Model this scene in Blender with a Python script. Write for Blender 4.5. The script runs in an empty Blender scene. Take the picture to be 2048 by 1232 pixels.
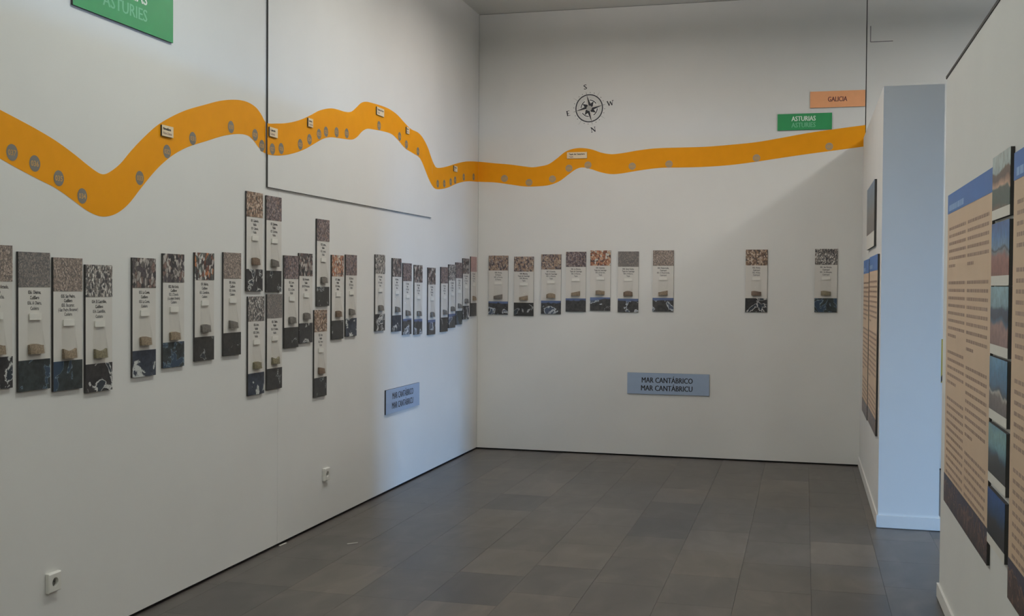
import bpy, bmesh, math, random
from mathutils import Vector, Matrix

# ------------------------------------------------------------------ camera
scene = bpy.context.scene
COL = scene.collection
FPX, YAW, PITCH, ROLL, EYE = 2225.4, 0.2573, -0.0201, 0.0072, 1.6
IMG_W, IMG_H = 2048.0, 1232.0
cam_forward = Vector((-math.sin(YAW)*math.cos(PITCH), math.cos(YAW)*math.cos(PITCH), math.sin(PITCH)))
_r = Vector((math.cos(YAW), math.sin(YAW), 0.0))
_u = _r.cross(cam_forward)
cam_right = math.cos(ROLL)*_r + math.sin(ROLL)*_u
cam_up = -math.sin(ROLL)*_r + math.cos(ROLL)*_u
cam_data = bpy.data.cameras.new('camera')
cam_data.sensor_width = 36.0
cam_data.lens = FPX*36.0/IMG_W
cam_data.clip_start, cam_data.clip_end = 0.05, 100.0
cam = bpy.data.objects.new('camera', cam_data)
M = Matrix.Identity(4)
for i in range(3):
    M[i][0], M[i][1], M[i][2] = cam_right[i], cam_up[i], -cam_forward[i]
M[2][3] = EYE
cam.matrix_world = M
COL.objects.link(cam)
scene.camera = cam

# ------------------------------------------------------------------ light
world = bpy.data.worlds.new('world')
world.use_nodes = True
world.node_tree.nodes['Background'].inputs[0].default_value = (0.62, 0.76, 1.0, 1)
world.node_tree.nodes['Background'].inputs[1].default_value = 0.35
scene.world = world
vs = scene.view_settings
vs.view_transform, vs.look, vs.gamma, vs.use_curve_mapping = 'Standard', 'None', 1.0, False
vs.exposure = -0.80

DAY_POWER = 31000.0        # open sky outside the side hall's window
DAY_COLOR = (0.22, 0.51, 1.0)
WIN_X, WIN_Y0, WIN_Y1, WIN_Z0, WIN_Z1 = 10.0, 0.85, 2.55, 0.05, 2.8
def area_light(name, loc, size, power, color, rot=(0, 0, 0), size_y=None, shape=None):
    d = bpy.data.lights.new(name, 'AREA')
    d.energy, d.color, d.size = power, color, size
    if size_y: d.shape, d.size_y = 'RECTANGLE', size_y
    elif shape: d.shape = shape
    o = bpy.data.objects.new(name, d)
    o.location, o.rotation_euler = loc, rot
    COL.objects.link(o)
    return o
area_light('sky_daylight', (WIN_X+6.0, -1.2, 4.3), 3.8, DAY_POWER, DAY_COLOR, (0, math.radians(90), 0), 6.0)
NEUTRAL, GREENISH, WARM = (0.99, 0.99, 0.975), (0.94, 1.0, 0.965), (1.0, 0.925, 0.885)
# x, y, power down, power up, colour of the hanging lamps (built near the end)
LAMPS = [(-1.9, -0.6, 16, 24, GREENISH), (-1.9, 2.2, 20, 30, GREENISH), (-1.7, 4.6, 32, 38, GREENISH),
         (-1.75, 6.9, 26, 36, NEUTRAL), (-1.6, 8.5, 29, 46, WARM), (1.85, 8.3, 58, 95, NEUTRAL),
         (2.3, 2.0, 50, 40, NEUTRAL), (2.3, -0.8, 44, 30, NEUTRAL)]
LAMP_DROP = 0.24

# ------------------------------------------------------------------ helpers
XL, YB, ZC = -3.097, 10.445, 4.235          # left wall, end wall, ceiling
XP, XPR, YP, ZP = 0.49, 0.872, 7.795, 2.942  # partition
XN, YN, ZN = 0.691, 6.113, 2.70              # near right wall
def px(x, y, axis, val):
    """point of the plane axis=val that the photograph's pixel shows"""
    d = cam_forward*FPX + cam_right*(x-IMG_W/2) - cam_up*(y-IMG_H/2)
    o = Vector((0, 0, EYE))
    return o + d*((val-o[axis])/d[axis])

def rgb(r, g, b):
    f = lambda c: (c/255/12.92) if c/255 <= 0.04045 else ((c/255+0.055)/1.055)**2.4
    return (f(r), f(g), f(b), 1.0)

MATS = {}
def nodes_of(name):
    m = bpy.data.materials.new(name)
    m.use_nodes = True
    nt = m.node_tree
    return m, nt, nt.nodes['Principled BSDF']
def ND(nt, kind, **kw):
    n = nt.nodes.new(kind)
    for k, v in kw.items(): setattr(n, k, v)
    return n
def mix_rgb(nt, fac, a, b, blend='MIX'):
    n = nt.nodes.new('ShaderNodeMix'); n.data_type = 'RGBA'; n.blend_type = blend
    for s, v in ((n.inputs[0], fac), (n.inputs[6], a), (n.inputs[7], b)):
        if hasattr(v, 'is_linked'): nt.links.new(v, s)
        else: s.default_value = v
    return n.outputs[2]
def ramp(nt, fac, stops, interp='LINEAR'):
    n = nt.nodes.new('ShaderNodeValToRGB')
    n.color_ramp.interpolation = interp
    e = n.color_ramp.elements
    while len(e) < len(stops): e.new(0.5)
    for el, (p, c) in zip(e, stops):
        el.position, el.color = p, (c if len(c) == 4 else (*c, 1))
    nt.links.new(fac, n.inputs[0])
    return n.outputs[0]
def plain(name, col, rough=0.6, var=0.0, scale=20, bump=0.0, bscale=200, spec=0.5):
    if name in MATS: return MATS[name]
    m, nt, b = nodes_of(name)
    b.inputs['Roughness'].default_value = rough
    b.inputs['Specular IOR Level'].default_value = spec
    tc = ND(nt, 'ShaderNodeTexCoord')
    nz = ND(nt, 'ShaderNodeTexNoise'); nz.inputs['Scale'].default_value = scale; nz.inputs['Detail'].default_value = 4
    nt.links.new(tc.outputs['Object'], nz.inputs['Vector'])
    dark = tuple(c*(1-var) for c in col[:3])+(1,)
    nt.links.new(ramp(nt, nz.outputs[0], [(0.3, dark), (0.7, col)]), b.inputs['Base Color'])
    if bump:
        n2 = ND(nt, 'ShaderNodeTexNoise'); n2.inputs['Scale'].default_value = bscale; n2.inputs['Detail'].default_value = 3
        nt.links.new(tc.outputs['Object'], n2.inputs['Vector'])
        bp = ND(nt, 'ShaderNodeBump'); bp.inputs['Strength'].default_value = bump; bp.inputs['Distance'].default_value = 0.001
        nt.links.new(n2.outputs[0], bp.inputs['Height']); nt.links.new(bp.outputs[0], b.inputs['Normal'])
    MATS[name] = m
    return m

WALL = plain('white wall paint', rgb(227, 226, 221), 0.75, 0.03, 2.5, 0.25, 320)
CEIL = plain('ceiling paint', rgb(226, 225, 219), 0.85, 0.03, 2)
BASE = plain('white baseboard', rgb(228, 226, 220), 0.5, 0.02)
GAP = plain('dark joint', rgb(34, 33, 32), 0.9, 0.2)
EDGE = plain('dark board edge', rgb(62, 60, 58), 0.7, 0.1)
BOARD = plain('white printed board', rgb(214, 210, 202), 0.55, 0.02, 8)
INK = plain('dark ink', rgb(52, 50, 52), 0.7)
INK2 = plain('grey ink', rgb(104, 102, 102), 0.7)
ORANGE = plain('orange vinyl', rgb(234, 155, 10), 0.65, 0.05, 12, spec=0.2)
DOT = plain('grey vinyl dot', rgb(118, 112, 104), 0.6, 0.05)
DOT2 = plain('tan grey vinyl dot', rgb(168, 146, 116), 0.6, 0.05)
DOTTEXT = plain('tan numerals', rgb(196, 152, 84), 0.6)
CREAM = plain('cream plaque', rgb(232, 212, 178), 0.6, 0.03)
GREEN = plain('green sign', rgb(30, 140, 78), 0.5, 0.06, 10)
GREENTEXT = plain('pale green letters', rgb(112, 182, 140), 0.6)
WHITETEXT = plain('white letters', rgb(226, 234, 222), 0.6)
PEACH = plain('peach sign', rgb(242, 172, 120), 0.5, 0.04)
MAROON = plain('maroon letters', rgb(92, 34, 34), 0.6)
BLUESIGN = plain('pale blue sign', rgb(158, 176, 200), 0.5, 0.04)
BLACKTXT = plain('black letters', rgb(30, 28, 32), 0.6)
HEADER = plain('blue header', rgb(60, 114, 184), 0.45, 0.06, 6)
HEADTXT = plain('header letters', rgb(150, 182, 220), 0.6)
POSTER = plain('tan poster', rgb(216, 188, 158), 0.5, 0.05, 4)
POSTXT = plain('poster letters', rgb(166, 140, 122), 0.6)
CAPTION = plain('photo caption', rgb(226, 222, 212), 0.6, 0.02)
PLASTIC = plain('white plastic', rgb(224, 222, 214), 0.4)
WELL = plain('grey socket well', rgb(120, 118, 112), 0.6)
HOLE = plain('dark holes', rgb(30, 29, 30), 0.6)
STRIP = plain('white write-on strip', rgb(226, 223, 214), 0.5)
COMP = plain('compass ink', rgb(40, 40, 46), 0.7, 0.1)
COMPG = plain('compass grey', rgb(138, 136, 130), 0.7)
METAL = plain('white lamp metal', rgb(220, 220, 216), 0.4)

def clear_plastic():
    m, nt, b = nodes_of('clear plastic film')
    out = nt.nodes['Material Output']
    tr = ND(nt, 'ShaderNodeBsdfTransparent'); tr.inputs[0].default_value = (0.975, 0.972, 0.965, 1)
    gl = ND(nt, 'ShaderNodeBsdfGlossy'); gl.inputs['Roughness'].default_value = 0.12
    mx = ND(nt, 'ShaderNodeMixShader'); mx.inputs[0].default_value = 0.04
    nt.links.new(tr.outputs[0], mx.inputs[1]); nt.links.new(gl.outputs[0], mx.inputs[2])
    nt.links.new(mx.outputs[0], out.inputs[0])
    return m
FILM = clear_plastic()

def sand_photo_mat(name, scale, cols, gap=0.35):
    """close-up print of grains: cells of the given colours with dark joints"""
    m, nt, b = nodes_of(name)
    b.inputs['Roughness'].default_value = 0.45
    tc = ND(nt, 'ShaderNodeTexCoord'); oi = ND(nt, 'ShaderNodeObjectInfo')
    cx = ND(nt, 'ShaderNodeCombineXYZ')
    mu = ND(nt, 'ShaderNodeMath', operation='MULTIPLY'); mu.inputs[1].default_value = 37.0
    nt.links.new(oi.outputs['Random'], mu.inputs[0])
    for i in (0, 2): nt.links.new(mu.outputs[0], cx.inputs[i])
    ad = ND(nt, 'ShaderNodeVectorMath', operation='ADD')
    nt.links.new(tc.outputs['Object'], ad.inputs[0]); nt.links.new(cx.outputs[0], ad.inputs[1])
    sc = ND(nt, 'ShaderNodeVectorMath', operation='MULTIPLY'); sc.inputs[1].default_value = (1.25, 0, 0.85)
    nt.links.new(ad.outputs[0], sc.inputs[0])
    v = ND(nt, 'ShaderNodeTexVoronoi'); v.inputs['Scale'].default_value = scale; v.inputs['Randomness'].default_value = 1.0
    nt.links.new(sc.outputs[0], v.inputs['Vector'])
    sep = ND(nt, 'ShaderNodeSeparateColor'); nt.links.new(v.outputs['Color'], sep.inputs[0])
    k = len(cols)
    c = ramp(nt, sep.outputs[0], [((i)/k, col) for i, col in enumerate(cols)], 'CONSTANT')
    e = ND(nt, 'ShaderNodeTexVoronoi', feature='DISTANCE_TO_EDGE'); e.inputs['Scale'].default_value = scale
    nt.links.new(sc.outputs[0], e.inputs['Vector'])
    j = ramp(nt, e.outputs['Distance'], [(0.0, (gap, gap, gap)), (0.12, (1, 1, 1))])
    c = mix_rgb(nt, 1.0, c, j, 'MULTIPLY')
    n = ND(nt, 'ShaderNodeTexNoise'); n.inputs['Scale'].default_value = scale*1.7; n.inputs['Detail'].default_value = 3
    nt.links.new(sc.outputs[0], n.inputs['Vector'])
    g = ramp(nt, n.outputs[0], [(0.3, (0.62, 0.62, 0.62)), (0.65, (1.12, 1.1, 1.08))])
    nt.links.new(mix_rgb(nt, 1.0, c, g, 'MULTIPLY'), b.inputs['Base Color'])
    return m
P = rgb
SAND = {
 'fine_grey': sand_photo_mat('fine grey sand print', 190, [P(137, 131, 126), P(114, 111, 111), P(158, 148, 140), P(98, 96, 96), P(129, 122, 117)], 0.6),
 'fine_tan': sand_photo_mat('fine tan sand print', 150, [P(168, 153, 140), P(136, 124, 116), P(196, 179, 167), P(113, 104, 101), P(155, 140, 130)], 0.5),
 'mid_grey': sand_photo_mat('speckled grey gravel print', 95, [P(146, 142, 137), P(101, 99, 99), P(190, 183, 175), P(73, 73, 75), P(133, 124, 118), P(219, 216, 209)], 0.45),
 'coarse_dark': sand_photo_mat('dark pebble print', 48, [P(168, 162, 156), P(82, 76, 80), P(133, 110, 103), P(56, 56, 57), P(194, 188, 181), P(115, 109, 105)], 0.3),
 'coarse_mix': sand_photo_mat('mixed pebble print', 46, [P(199, 194, 188), P(128, 84, 70), P(100, 106, 102), P(220, 220, 215), P(72, 67, 67), P(199, 133, 92)], 0.25),
 'brown': sand_photo_mat('brown shell sand print', 85, [P(165, 137, 113), P(120, 95, 78), P(195, 173, 152), P(86, 76, 70), P(141, 114, 96), P(216, 197, 178)], 0.4),
 'purple': sand_photo_mat('purplish grain print', 90, [P(136, 123, 124), P(101, 90, 95), P(164, 151, 148), P(78, 69, 75), P(145, 123, 113)], 0.4),
 'rust': sand_photo_mat('rust and white shell print', 62, [P(178, 118, 90), P(211, 174, 143), P(128, 84, 67), P(220, 220, 211), P(97, 77, 71), P(195, 139, 110)], 0.4),
 'beige': sand_photo_mat('beige and black gravel print', 66, [P(176, 154, 136), P(196, 176, 156), P(104, 92, 92), P(158, 134, 120), P(150, 140, 138), P(84, 78, 82), P(172, 146, 126)], 0.4),
 'pink': sand_photo_mat('pink fine sand print', 220, [P(188, 151, 146), P(170, 136, 132), P(205, 169, 162)], 0.8),
}
def aerial_mat(name, land, land2, sea, surf, width, seed, sky=0.0, warm=None):
    """print of a coast from the air: dark land, dark sea, a white line of surf"""
    m, nt, b = nodes_of(name)
    b.inputs['Roughness'].default_value = 0.4
    tc = ND(nt, 'ShaderNodeTexCoord'); oi = ND(nt, 'ShaderNodeObjectInfo')
    cx = ND(nt, 'ShaderNodeCombineXYZ')
    mu = ND(nt, 'ShaderNodeMath', operation='MULTIPLY'); mu.inputs[1].default_value = 61.0
    nt.links.new(oi.outputs['Random'], mu.inputs[0])
    for i in (0, 2): nt.links.new(mu.outputs[0], cx.inputs[i])
    ad = ND(nt, 'ShaderNodeVectorMath', operation='ADD')
    nt.links.new(tc.outputs['Object'], ad.inputs[0]); nt.links.new(cx.outputs[0], ad.inputs[1])
    n = ND(nt, 'ShaderNodeTexNoise'); n.inputs['Scale'].default_value = 9; n.inputs['Detail'].default_value = 5
    n.inputs['Roughness'].default_value = 0.55; n.inputs['Distortion'].default_value = 0.6
    nt.links.new(ad.outputs[0], n.inputs['Vector'])
    n2 = ND(nt, 'ShaderNodeTexNoise'); n2.inputs['Scale'].default_value = 45; n2.inputs['Detail'].default_value = 4
    nt.links.new(ad.outputs[0], n2.inputs['Vector'])
    lc = ramp(nt, n2.outputs[0], [(0.35, land), (0.62, land2)])
    mask = ramp(nt, n.outputs[0], [(seed-0.02, (0, 0, 0)), (seed, (1, 1, 1))])
    c = mix_rgb(nt, mask, lc, sea)
    s = ramp(nt, n.outputs[0], [(seed-width, (0, 0, 0)), (seed-width*0.5, (1, 1, 1)), (seed+width*0.3, (1, 1, 1)), (seed+width, (0, 0, 0))])
    c = mix_rgb(nt, s, c, surf)
    if sky:
        sp = ND(nt, 'ShaderNodeSeparateXYZ'); nt.links.new(tc.outputs['Object'], sp.inputs[0])
        wob = ND(nt, 'ShaderNodeMath', operation='MULTIPLY_ADD'); wob.inputs[1].default_value = 0.07
        nt.links.new(n.outputs[0], wob.inputs[0]); nt.links.new(sp.outputs[2], wob.inputs[2])
        k = ramp(nt, wob.outputs[0], [(sky-0.006, (0, 0, 0)), (sky+0.004, (1, 1, 1))])
        c = mix_rgb(nt, k, c, rgb(88, 104, 140))
    nt.links.new(c, b.inputs['Base Color'])
    return m
AIR = {
 'surf': aerial_mat('dark cove print', P(34, 34, 36), P(52, 50, 50), P(44, 52, 60), P(200, 200, 196), 0.022, 0.56),
 'foam': aerial_mat('dark sea and foam print', P(34, 40, 52), P(52, 60, 74), P(30, 34, 42), P(196, 198, 194), 0.045, 0.60),
 'blue': aerial_mat('blue headland print', P(34, 38, 40), P(52, 60, 60), P(48, 66, 86), P(130, 150, 160), 0.008, 0.54),
 'dark': aerial_mat('dark moorland print', P(36, 35, 35), P(50, 49, 47), P(44, 50, 56), P(170, 172, 170), 0.012, 0.62),
 'hill': aerial_mat('dark hill under blue sky print', P(44, 44, 46), P(70, 69, 68), P(72, 82, 98), P(190, 196, 200), 0.02, 0.58, 0.142),
}
def scenery_mat(name, stops, scale=7.0, wob=0.25):
    """print of a shore view: bands of sky, land, water and sand with ragged edges; object z runs 0..1 over the picture height h"""
    m, nt, b = nodes_of(name)
    b.inputs['Roughness'].default_value = 0.35
    tc = ND(nt, 'ShaderNodeTexCoord')
    sp = ND(nt, 'ShaderNodeSeparateXYZ'); nt.links.new(tc.outputs['Generated'], sp.inputs[0])
    n = ND(nt, 'ShaderNodeTexNoise'); n.inputs['Scale'].default_value = scale; n.inputs['Detail'].default_value = 5
    nt.links.new(tc.outputs['Object'], n.inputs['Vector'])
    a = ND(nt, 'ShaderNodeMath', operation='SUBTRACT'); a.inputs[1].default_value = 0.5
    nt.links.new(n.outputs[0], a.inputs[0])
    ma = ND(nt, 'ShaderNodeMath', operation='MULTIPLY_ADD'); ma.inputs[1].default_value = wob
    nt.links.new(a.outputs[0], ma.inputs[0]); nt.links.new(sp.outputs[2], ma.inputs[2])
    c = ramp(nt, ma.outputs[0], stops)
    n2 = ND(nt, 'ShaderNodeTexNoise'); n2.inputs['Scale'].default_value = scale*7; n2.inputs['Detail'].default_value = 4
    nt.links.new(tc.outputs['Object'], n2.inputs['Vector'])
    g = ramp(nt, n2.outputs[0], [(0.3, (0.7, 0.7, 0.7)), (0.7, (1.15, 1.15, 1.15))])
    nt.links.new(mix_rgb(nt, 1.0, c, g, 'MULTIPLY'), b.inputs['Base Color'])
    return m
def sand_mat(name, a, b_):
    m, nt, b = nodes_of(name)
    b.inputs['Roughness'].default_value = 0.8
    tc = ND(nt, 'ShaderNodeTexCoord'); n = ND(nt, 'ShaderNodeTexNoise')
    n.inputs['Scale'].default_value = 160; n.inputs['Detail'].default_value = 3
    nt.links.new(tc.outputs['Object'], n.inputs['Vector'])
    nt.links.new(ramp(nt, n.outputs[0], [(0.35, a), (0.65, b_)]), b.inputs['Base Color'])
    return m
GRAIN = {
 'tan': sand_mat('tan sand', P(120, 105, 86), P(154, 137, 115)),
 'grey': sand_mat('grey sand', P(93, 89, 83), P(125, 119, 112)),
 'olive': sand_mat('olive sand', P(106, 99, 78), P(140, 131, 105)),
 'brown': sand_mat('brown sand', P(98, 81, 66), P(131, 110, 91)),
}

# ---- mesh building: local x runs along the wall, z up, the front looks to -y
class MB:
    def __init__(s): s.v, s.f, s.m, s.mats = [], [], [], []
    def mi(s, mat):
        if mat not in s.mats: s.mats.append(mat)
        return s.mats.index(mat)
    def poly(s, pts, mat):
        b = len(s.v); s.v += [tuple(p) for p in pts]
        s.f.append(tuple(range(b, b+len(pts)))); s.m.append(s.mi(mat)); return s
    def box(s, x0, x1, y0, y1, z0, z1, mat, front=None):
        b = len(s.v)
        s.v += [(x0, y0, z0), (x1, y0, z0), (x1, y1, z0), (x0, y1, z0), (x0, y0, z1), (x1, y0, z1), (x1, y1, z1), (x0, y1, z1)]
        for i, q in enumerate(((0, 1, 5, 4), (1, 2, 6, 5), (2, 3, 7, 6), (3, 0, 4, 7), (4, 5, 6, 7), (3, 2, 1, 0))):
            s.f.append(tuple(b+k for k in q)); s.m.append(s.mi(front if (i == 0 and front) else mat))
        return s
    def disc(s, cx, cz, r, y, mat, n=24):
        return s.poly([(cx+r*math.cos(2*math.pi*i/n), y, cz+r*math.sin(2*math.pi*i/n)) for i in range(n)], mat)
    def ring(s, cx, cz, r0, r1, y, mat, n=48, a0=0, a1=2*math.pi):
        for i in range(n):
            a, b = a0+(a1-a0)*i/n, a0+(a1-a0)*(i+1)/n
            s.poly([(cx+r0*math.cos(a), y, cz+r0*math.sin(a)), (cx+r1*math.cos(a), y, cz+r1*math.sin(a)),
                    (cx+r1*math.cos(b), y, cz+r1*math.sin(b)), (cx+r0*math.cos(b), y, cz+r0*math.sin(b))], mat)
        return s
    def tube(s, cx, cz, r, y0, y1, mat, n=24):
        """cylinder along y with caps"""
        b = len(s.v)
        for y in (y0, y1):
            s.v += [(cx+r*math.cos(2*math.pi*i/n), y, cz+r*math.sin(2*math.pi*i/n)) for i in range(n)]
        k = s.mi(mat)
        for i in range(n):
            j = (i+1) % n
            s.f.append((b+i, b+j, b+n+j, b+n+i)); s.m.append(k)
        s.f.append(tuple(b+i for i in range(n))); s.m.append(k)
        s.f.append(tuple(b+n+i for i in reversed(range(n)))); s.m.append(k)
        return s
    def bar(s, x0, z0, x1, z1, w0, w1, y, mat):
        d = Vector((x1-x0, z1-z0)).normalized(); n = Vector((-d.y, d.x))
        return s.poly([(x0+n.x*w0/2, y, z0+n.y*w0/2), (x0-n.x*w0/2, y, z0-n.y*w0/2),
                       (x1-n.x*w1/2, y, z1-n.y*w1/2), (x1+n.x*w1/2, y, z1+n.y*w1/2)], mat)
    def text(s, string, size, cx, z, y, mat, bold=0.0, xs=0.85, align='CENTER', width=None):
        vv, ff, w = text_geo(string, size, bold)
        if width: xs = width/max(w, 1e-6)
        w *= xs
        ox = cx-w/2 if align == 'CENTER' else cx
        b = len(s.v)
        s.v += [(ox+vx*xs, y, z+vy) for vx, vy in vv]
        k = s.mi(mat)
        for q in ff: s.f.append(tuple(b+i for i in q)); s.m.append(k)
        return s
    def mesh(s, name):
        me = bpy.data.meshes.new(name)
        me.from_pydata(s.v, [], s.f)
        for m in s.mats: me.materials.append(m)
        me.polygons.foreach_set('material_index', s.m)
        me.validate(); me.update()
        return me
    def build(s, name, parent=None):
        o = bpy.data.objects.new(name, s.mesh(name))
        COL.objects.link(o)
        if parent: o.parent = parent
        return o
_tc = {}
def text_geo(string, size, bold):
    key = (string, round(size, 5), round(bold, 5))
    if key in _tc: return _tc[key]
    cu = bpy.data.curves.new('t', 'FONT'); cu.body = string; cu.size = size; cu.resolution_u = 2; cu.offset = bold
    o = bpy.data.objects.new('t', cu)
    me = o.to_mesh()
    vv = [(v.co.x, v.co.y) for v in me.vertices]
    ff = [tuple(p.vertices) for p in me.polygons]
    # keep faces looking to the front (-y): x,y -> x,z keeps the winding
    o.to_mesh_clear(); bpy.data.objects.remove(o); bpy.data.curves.remove(cu)
    x0 = min((v[0] for v in vv), default=0); x1 = max((v[0] for v in vv), default=0)
    _tc[key] = ([(a-x0, b) for a, b in vv], ff, x1-x0)
    return _tc[key]

def tag(o, label=None, cat=None, group=None, kind=None):
    if label: o['label'] = label
    if cat: o['category'] = cat
    if group: o['group'] = group
    if kind: o['kind'] = kind
    return o
def thing(name, label, cat, loc=(0, 0, 0), rz=0.0, group=None):
    o = bpy.data.objects.new(name, None)
    o.empty_display_size = 0.1
    o.location, o.rotation_euler = loc, (0, 0, rz)
    COL.objects.link(o)
    return tag(o, label, cat, group)
LEFT, BACK, RIGHT = math.pi/2, 0.0, -math.pi/2

# ------------------------------------------------------------------ setting
def struct(name, mb, parent=None, loc=None):
    o = mb.build(name, parent)
    if not parent: o['kind'] = 'structure'
    return o
Y0 = -3.0            # rear of the room
XR = WIN_X           # side room's far wall
# floor: slab with single tiles
def floor_material(name='marbled grey floor tile', gain=(1, 1, 1)):
    m, nt, b = nodes_of(name)
    tc = ND(nt, 'ShaderNodeTexCoord'); oi = ND(nt, 'ShaderNodeObjectInfo')
    geo = ND(nt, 'ShaderNodeNewGeometry')
    n = ND(nt, 'ShaderNodeTexNoise'); n.inputs['Scale'].default_value = 5; n.inputs['Detail'].default_value = 6
    n.inputs['Distortion'].default_value = 1.2
    sc = ND(nt, 'ShaderNodeVectorMath', operation='MULTIPLY'); sc.inputs[1].default_value = (1.0, 0.45, 1.0)
    nt.links.new(geo.outputs['Position'], sc.inputs[0]); nt.links.new(sc.outputs[0], n.inputs['Vector'])
    a = ramp(nt, n.outputs[0], [(0.3, P(70, 66, 63)), (0.55, P(82, 77, 73)), (0.75, P(94, 88, 83))])
    t = ramp(nt, oi.outputs['Random'], [(0.0, (0.74, 0.75, 0.77)), (0.08, (0.9, 0.9, 0.9)), (0.5, (0.97, 0.96, 0.95)), (0.85, (1.03, 1.01, 0.98)), (0.93, (1.18, 1.15, 1.1)), (1.0, (1.32, 1.27, 1.2))])
    nt.links.new(mix_rgb(nt, 1.0, mix_rgb(nt, 1.0, a, t, 'MULTIPLY'), (*gain, 1), 'MULTIPLY'), b.inputs['Base Color'])
    b.inputs['Roughness'].default_value = 0.32
    b.inputs['Specular IOR Level'].default_value = 0.32
    bp = ND(nt, 'ShaderNodeBump'); bp.inputs['Strength'].default_value = 0.08; bp.inputs['Distance'].default_value = 0.002
    nt.links.new(n.outputs[0], bp.inputs['Height']); nt.links.new(bp.outputs[0], b.inputs['Normal'])
    return m
TILE = floor_material()
TILE_PALE = floor_material('pale marbled floor tile', (1.32, 1.28, 1.22))
TILE_DARK = floor_material('dark marbled floor tile', (0.74, 0.77, 0.83))
PALE_AT = [(-0.52, 6.5), (-0.52, 7.1), (-2.42, 9.1), (-1.28, 9.4), (-0.9, 8.5), (-1.28, 5.4), (0.24, 6.9), (-2.42, 5.8), (-1.66, 4.9)]
DARK_AT = [(-0.9, 7.4), (-1.66, 5.6), (-2.04, 6.4), (0.24, 5.6), (-2.04, 8.0)]
floor = struct('floor', MB().box(XL-0.1, XR+0.1, Y0-0.1, YB+0.1, -0.12, -0.004, TILE))
TW, TL = 0.38, 0.585
random.seed(11)
tile_meshes = {}
def tile_mesh(w, l):
    key = (round(w, 3), round(l, 3))
    if key not in tile_meshes:
        g = 0.0003; t = MB()
        b = 0.0004
        z0, z1 = -0.004, 0.0
        lo = [(g, g, z0), (w-g, g, z0), (w-g, l-g, z0), (g, l-g, z0)]
        hi = [(g+b, g+b, z1), (w-g-b, g+b, z1), (w-g-b, l-g-b, z1), (g+b, l-g-b, z1)]
        t.poly(hi, TILE)
        for i in range(4):
            j = (i+1) % 4
            t.poly([lo[i], lo[j], hi[j], hi[i]], TILE)
        tile_meshes[key] = t.mesh('tile')
    return tile_meshes[key]
offs = {0: 0.03, 1: 0.32, 2: 0.0, 3: 0.12}
ci = 0
x = -0.71-TW*7
while x < 1.55:
    xa, xb = max(x, XL), min(x+TW, 1.6)
    k = round((x+0.71)/TW)
    off = {0: 6.2, -1: 7.08, -2: 5.59, -5: 8.82}.get(k, 6.2+random.random()*TL)
    y = off-TL*math.ceil((off-2.6)/TL)
    while y < YB and xb-xa > 0.02:
        ya, yb = max(y, 2.6), min(y+TL, YB)
        if yb-ya > 0.02:
            o = bpy.data.objects.new('tile', tile_mesh(xb-xa, yb-ya))
            COL.objects.link(o); o.parent = floor; o.location = (xa, ya, 0.0)
            for lst, mm in ((PALE_AT, TILE_PALE), (DARK_AT, TILE_DARK)):
                if any(xa < a < xb and ya < b < yb for a, b in lst):
                    o.material_slots[0].link = 'OBJECT'; o.material_slots[0].material = mm
        y += TL
    x += TW
ceiling = struct('ceiling', MB().box(XL-0.1, XR+0.1, Y0-0.1, YB+0.15, ZC, ZC+0.1, CEIL))
# long wall: backing with two boards and a proud upper panel
wall_left = struct('wall_left', MB().box(XL-0.12, XL-0.014, Y0, YB+0.12, 0, ZC, GAP))
SEAM = px(555, 900, 0, XL).y
MB().box(XL-0.013, XL, Y0, SEAM-0.0012, 0.014, ZC, WALL).build('board', wall_left)
MB().box(XL-0.013, XL, SEAM+0.0012, YB-0.004, 0.014, ZC, WALL).build('board', wall_left)
PT = 0.012
PY0, PZ0, PY1 = px(532, 374, 0, XL).y, px(533, 374, 0, XL).z, px(864, 435, 0, XL+PT).y
pm = MB().box(XL+0.0005, XL+PT, PY0, PY1, PZ0, ZC-0.004, WALL)
pm.m[0] = pm.mi(EDGE); pm.m[5] = pm.mi(EDGE)
pm.build('panel', wall_left)
# end wall
wall_back = struct('wall_back', MB().box(XL-0.12, XR, YB+0.014, YB+0.12, 0, ZC, GAP))
XG = 0.506
MB().box(XL, XG-0.004, YB, YB+0.013, 0.012, ZC-0.004, WALL).build('board', wall_back)
ann = MB().box(XG+0.004, XR, YB, YB+0.013, 0.012, ZC-0.004, WALL)
ann = ann.build('board', wall_back)
hx = px(1741, 84, 1, YB); hx2 = px(1786, 82, 1, YB); hx3 = px(1740, 52, 1, YB)
MB().box(hx.x-0.003, hx.x+0.003, YB-0.0008, YB-0.0002, hx.z, hx3.z, INK2).box(hx.x, hx2.x, YB-0.0008, YB-0.0002, hx.z-0.003, hx.z+0.003, INK2).build('joint_line', wall_back)
# partition with its baseboard
wall_right = struct('wall_right', MB().box(XP, XPR, YP, YB-0.002, 0, ZP, WALL))
bb = 0.085
base_r = struct('baseboard_right', MB().box(XP-0.010, XPR+0.012, YP-0.012, YP-0.0005, 0.004, bb, BASE)
                .box(XP-0.010, XP-0.0005, YP-0.0005, YB-0.002, 0.004, bb, BASE)
                .box(XPR+0.0005, XPR+0.012, YP-0.0005, YB-0.002, 0.004, bb, BASE))
# near right wall
ZN = px(1898, 152, 0, XN).z
XN2 = XN+0.16
wall_near = struct('wall_near', MB().box(XN, XN2, Y0, YN, 0, ZN, WALL))
MB().box(XN-0.004, XN2+0.004, Y0, YN+0.002, ZN+0.0005, ZN+0.014, EDGE).build('cap_trim', wall_near)
struct('baseboard_near', MB().box(XN-0.012, XN-0.0005, Y0, YN+0.010, 0.004, 0.075, BASE).box(XN-0.0005, XN2, YN+0.0005, YN+0.010, 0.004, 0.075, BASE))
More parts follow.
